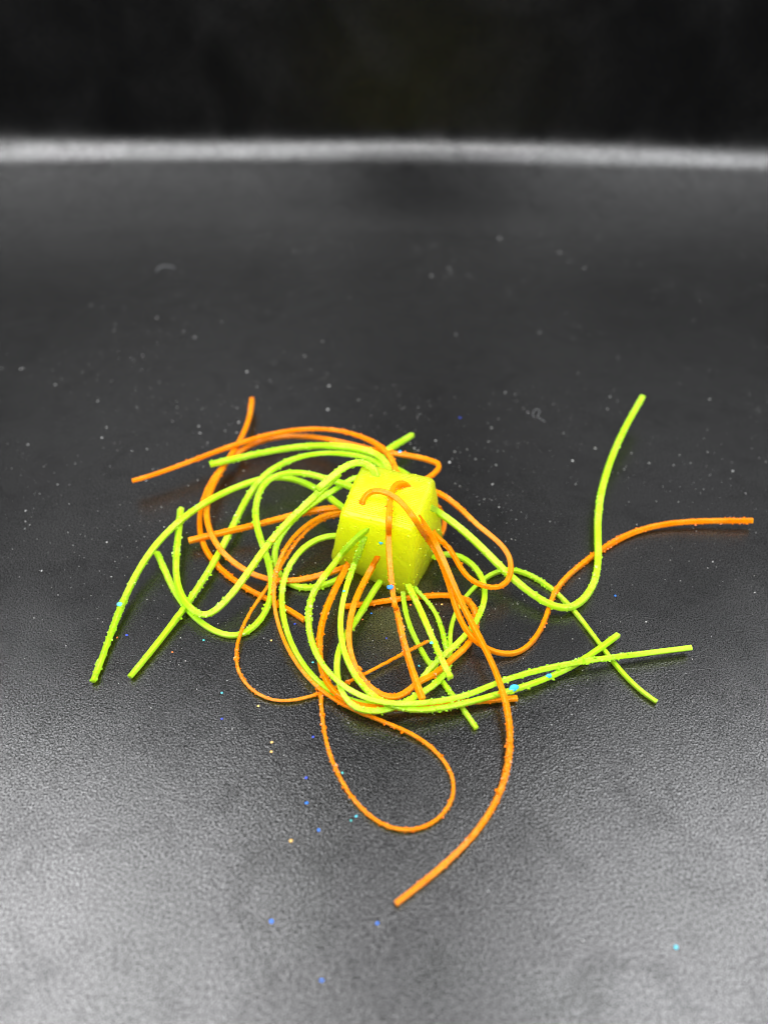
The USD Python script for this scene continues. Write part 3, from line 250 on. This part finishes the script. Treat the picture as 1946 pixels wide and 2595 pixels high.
def strand(k, name, col, w, h, C):
    from scipy.interpolate import CubicSpline
    C = np.array(C, float).reshape(-1, 3) / 100.0
    d = np.r_[0, np.cumsum(np.linalg.norm(np.diff(C, axis=0), axis=1))]
    keep = np.r_[True, np.diff(d) > 1e-3]
    C, d = C[keep], d[keep]
    N = int(d[-1] / .22)
    t = np.linspace(0, d[-1], N)
    q = CubicSpline(d, C)(t)
    tan = np.gradient(q, axis=0); tan /= np.linalg.norm(tan, axis=1, keepdims=True)
    # a frame carried along the strand, with a slow twist of its own
    side = np.cross(tan[0], [0, 0, 1.0]); side /= np.linalg.norm(side)
    S = [side]
    for i in range(1, N):
        s = S[-1] - tan[i] * (S[-1] @ tan[i]); S.append(s / np.linalg.norm(s))
    S = np.array(S); U = np.cross(S, tan)
    ang = smooth_noise(t, .045, k + 11) * 2.6 + (rng.random() - .5) * .5
    A = S * np.cos(ang)[:, None] + U * np.sin(ang)[:, None]
    B = -S * np.sin(ang)[:, None] + U * np.cos(ang)[:, None]
    m = 16
    th = np.arange(m) * 2 * math.pi / m + math.pi / m
    e = .32
    px = np.sign(np.cos(th)) * np.abs(np.cos(th)) ** e; py = np.sign(np.sin(th)) * np.abs(np.sin(th)) ** e
    sc = (1 + .12 * smooth_noise(t, .25, k + 50)) * np.clip(1 + (q[:, 1] - 5) * .0058, .62, 1)   # the drawn-out ends are thinner
    rings = q[:, None] + (A[:, None] * (px[None, :, None] * w / 2) + B[:, None] * (py[None, :, None] * h * .46)) * sc[:, None, None]
    flat = rings.reshape(-1, 3)
    nr = (rings - q[:, None]); nr /= np.linalg.norm(nr, axis=2, keepdims=True)
    rough = .45 + .9 * np.clip(smooth_noise(t, .12, k + 90) * 3 + .3, 0, 1)
    bumps = ((meshkit.noise(flat * 3.3, 21) - .5) * .11 + (meshkit.noise(flat * 7.0, 22) - .5) * .07).reshape(N, m)
    rings = rings + nr * (bumps * rough[:, None])[..., None]
    V = np.vstack([rings.reshape(-1, 3), q[:1] - tan[:1] * .02, q[-1:] + tan[-1:] * .02])
    i, j = np.meshgrid(np.arange(N - 1), np.arange(m), indexing='ij'); i, j = i.ravel(), j.ravel(); j2 = (j + 1) % m
    F = np.vstack([np.stack([i * m + j, i * m + j2, (i + 1) * m + j2], -1), np.stack([i * m + j, (i + 1) * m + j2, (i + 1) * m + j], -1)])
    jj = np.arange(m)
    F = np.vstack([F, np.stack([np.full(m, N * m), (jj + 1) % m, jj], -1), np.stack([np.full(m, N * m + 1), (N - 1) * m + jj, (N - 1) * m + (jj + 1) % m], -1)])
    tm = trimesh.Trimesh(V, F, process=False)
    if tm.volume < 0: F = F[:, ::-1]
    sp = path_for('strand', T)
    tag(usdkit.mesh(stage, sp, (V * MM, F), green_plastic if col == 'g' else orange_plastic, 40).GetPrim(), label=LABELS[name])
    # grains of dust clinging to it, thick in some stretches and thin in others
    dens = np.clip(smooth_noise(t, .11, k + 90) * 3.4 + .42, .04, 1.3) ** 1.6
    cnt = int(d[-1] * 4.6)
    ri = rng.choice(N, cnt, p=dens / dens.sum()); rj = rng.integers(0, m, cnt)
    gp = rings[ri, rj] + rng.normal(0, .04, (cnt, 3)) - nr[ri, rj] * .02
    gs = rng.gamma(2.6, .038, cnt).clip(.05, .25)
    gm = usdkit.mesh(stage, sp + '/grain', grains(gp, gs), green_grain if col == 'g' else orange_grain)
    tag(gm.GetPrim(), kind='stuff')
for k, s in enumerate(STRANDS): strand(k, *s)

# ---------------------------------------------------------------- glitter specks and crumbs, each a thing
def speck(col, p, size, label):
    V = trimesh.creation.icosphere(1).vertices
    flake = size > .3
    f = trimesh.creation.icosphere(1).faces
    sc = np.array([size * .5, size * (.33 + .08 * rng.random()), .09]) if flake else np.array([size, size * .9, size * .45]) * 1.08
    V = V * (1 + (.12 if flake else .28) * rng.standard_normal((len(V), 1)).clip(-1.3, 1)) * sc
    if flake:
        tilt = trimesh.transformations.euler_matrix(.55 + .2 * rng.random(), .2 * (rng.random() - .5), (rng.random() - .5) * .6)[:3, :3]
        V = V @ tilt.T
    z = p[2] + (size * .4 if p[2] < .05 else .06)
    name = 'crumb' if col in ('gold', 'coral', 'amber') else 'glitter_speck'
    pr = obj(name, (V * MM, f), speck_mats[col], smooth=True, label=label, category='crumb' if name == 'crumb' else 'glitter', group='loose crumbs on and around the toy' if name == 'crumb' else 'glitter specks scattered on and around the toy')
    UsdGeom.Xformable(pr).AddTranslateOp().Set(Gf.Vec3d(p[0] * MM, p[1] * MM, z * MM))
for s in [('navy', [-14.91, -15.98, 0.0], 0.16, 'tiny blue glitter dot beside the free end of the left inner orange strand'),
 ('cyan', [-11.34, -23.9, 0.0], 0.16, 'tiny cyan glitter dot inside the large ring, near its lower left side'),
 ('navy', [-10.36, -37.32, 0.0], 0.17, 'tiny dark blue glitter dot just left of the top of the big front orange loop'),
 ('navy', [-24.23, -34.28, 0.0], 0.17, 'dark blue glitter dot on the sheet far left of the big front orange loop'),
 ('navy', [-10.93, -43.8, 0.0], 0.17, 'dark blue glitter dot, upper one of a pair left of the front orange loop'),
 ('blue', [-10.58, -47.53, 0.0], 0.17, 'bright blue glitter dot, lower one of a pair left of the front orange loop'),
 ('blue', [-8.7, -51.31, 0.0], 0.17, 'bright blue glitter dot below the pair left of the front orange loop'),
 ('cyan', [-3.76, -49.42, 0.0], 0.16, 'cyan glitter dot close to the lower left curve of the front orange loop'),
 ('teal', [-4.43, -50.01, 0.0], 0.12, 'small teal glitter dot next to the cyan one by the front orange loop'),
 ('teal', [-5.82, -43.46, 0.8], 0.14, 'teal glitter dot on the left leg of the front orange loop'),
 ('navy', [0.42, -18.99, 0.0], 0.13, 'dark blue glitter dot inside the large ring beside the hanging orange strand'),
 ('blue', [-2.14, -13.7, 0.0], 0.15, 'blue glitter dot just below the front lower edge of the yellow cube'),
 ('cyan', [5.55, -24.54, 0.0], 0.16, 'cyan glitter dot on the sheet right of the hanging orange strand'),
 ('blue', [40.06, -9.69, 0.0], 0.17, 'lone blue glitter dot on open black sheet right of the toy'),
 ('navy', [17.07, 43.74, 0.0], 0.17, 'out of focus dark blue dot on the sheet behind the toy'),
 ('blue', [-13.71, -62.72, 0.0], 0.2, 'blue glitter dot on the grey foreground left of the low orange tip'),
 ('blue', [-0.82, -62.94, 0.0], 0.15, 'faint blue glitter dot just left below the low orange tip'),
 ('blue', [-7.22, -69.16, 0.0], 0.17, 'light blue glitter dot nearest the bottom edge'),
 ('cyan', [34.82, -65.61, 0.0], 0.2, 'bright cyan glitter dot alone at the lower right of the sheet'),
 ('navy', [-42.38, -18.36, 0.0], 0.17, 'dark blue glitter dot between the two lower left green tips'),
 ('teal', [-29.53, -19.4, 0.0], 0.15, 'teal glitter dot below the left green loop'),
 ('cyan', [-24.96, -29.68, 0.0], 0.16, 'cyan glitter dot left of the left orange loop'),
 ('gold', [-16.35, -38.2, 0.0], 0.18, 'tiny golden crumb, upper one of a pair at left of the front orange loop'),
 ('gold', [-16.24, -39.74, 0.0], 0.18, 'tiny golden crumb, lower one of a pair at left of the front orange loop'),
 ('gold', [-19.04, -32.05, 0.0], 0.17, 'golden crumb just under the left orange loop'),
 ('gold', [-18.44, -19.51, 0.0], 0.17, 'golden crumb inside the left orange loop'),
 ('gold', [-12.26, -52.78, 0.0], 0.19, 'golden crumb on the grey foreground below the blue dots'),
 ('coral', [-3.63, -15.07, -0.0], 0.16, 'orange crumb inside the large ring under the cube'),
 ('gold', [9.9, -11.7, 0.0], 0.15, 'golden crumb under the orange strand right of the cube foot'),
 ('coral', [4.52, -11.79, 0.0], 0.15, 'orange crumb touching the straight orange strand under the cube'),
 ('coral', [-34.18, -21.84, 0.0], 0.14, 'orange crumb right of the lower left green tip'),
 ('coral', [-43.87, -18.86, 0.0], 0.14, 'orange crumb beside the dark blue dot at lower left'),
 ('blue', [0.98, -15.69, 8.76], 1.15, 'large blue glitter flake on the orange strand hanging over the cube'),
 ('teal2', [-0.48, -7.53, 10.71], 0.8, 'teal blue glitter flake on the cube front beside the hanging orange strand'),
 ('azure', [19.7, -30.2, 2.09], 1.5, 'flat azure flake on the two green strands sweeping right'),
 ('azure', [25.39, -27.88, 1.9], 0.95, 'smaller azure flake farther right on the two green strands'),
 ('azure', [3.18, 22.47, 6.7], 0.7, 'shiny blue bead on the kinked orange strand behind the cube'),
 ('cyan', [-44.37, -13.48, 2.09], 1.0, 'pale cyan flake on the long lower left green strand'),
 ('amber', [-19.34, -3.26, 7.16], 1.1, 'amber chip stuck on the long straight green strand left of the cube'),
 ('cyan', [-6.6, -13.59, 5.48], 0.2, 'pale cyan dot on the green strand in front of the cube foot'),
 ('cyan', [7.39, -23.52, 4.49], 0.24, 'pale cyan dot beside the tip of the short orange strand inside the ring')]: speck(*s)

# ---------------------------------------------------------------- dust and lint on the sheet
nd = 5000
dp = np.stack([rng.normal(0, 75, nd * 3), rng.uniform(-60, 175, nd * 3), np.full(nd * 3, .02)], -1)
keep = meshkit.fbm(dp / 22.0, 4, 31) + .12 * rng.standard_normal(nd * 3) - np.abs(dp[:, 1] - 25) / 350 - np.clip(-dp[:, 1], 0, 99) / 110
dp = dp[np.argsort(-keep)[:nd]]
near = np.stack([rng.normal(0, 26, 1500), rng.normal(-14, 17, 1500), np.full(1500, .02)], -1)
dp = np.vstack([dp, near]); nd += 1500
ds = rng.gamma(1.5, .023, nd).clip(.02, .13)
big = rng.random(nd) < .02
ds[nd - 1500:] = rng.gamma(1.5, .02, 1500).clip(.02, .1)
ds[big & (dp[:, 1] > 20)] = .2
tag(usdkit.mesh(stage, path_for('dust'), grains(dp, ds), dust_mat).GetPrim(), kind='stuff', label='pale dust motes sprinkled over the black sheet', category='dust')
def lint(px, r, label):
    q = np.array(px, float)
    t = np.linspace(0, len(q) - 1, 40)
    from scipy.interpolate import CubicSpline
    c = CubicSpline(np.arange(len(q)), q)(t)
    tg = np.gradient(c, axis=0); tg /= np.linalg.norm(tg, axis=1, keepdims=True)
    sd = np.stack([-tg[:, 1], tg[:, 0], 0 * tg[:, 0]], -1)
    th = np.arange(6) * math.pi / 3
    ring = c[:, None] + r * (np.cos(th)[None, :, None] * sd[:, None] + np.sin(th)[None, :, None] * np.array([0, 0, 1.0])) + [0, 0, r]
    i, j = np.meshgrid(np.arange(39), np.arange(6), indexing='ij'); i = i.ravel(); j = j.ravel(); k = (j + 1) % 6
    obj('lint_fibre', (ring.reshape(-1, 3) * MM, np.stack([i * 6 + j, i * 6 + k, i * 6 + 6 + k, i * 6 + 6 + j], -1)), lint_mat, smooth=True, label=label, category='lint')
lint([[33.56, 44.0, 0.0], [34.03, 46.22, -0.0], [34.88, 47.11, 0.0], [35.39, 46.04, 0.0], [34.69, 44.44, 0.0], [35.2, 43.13, -0.0], [35.93, 42.0, 0.0]], 0.07, 'curled pale fibre on the dark sheet behind the toy')
lint([[-67.35, 118.61, 0.0], [-67.36, 121.79, 0.0], [-65.47, 122.76, 0.0], [-62.64, 121.15, 0.0]], 0.16, 'short blurred fibre on the far left of the dark sheet')
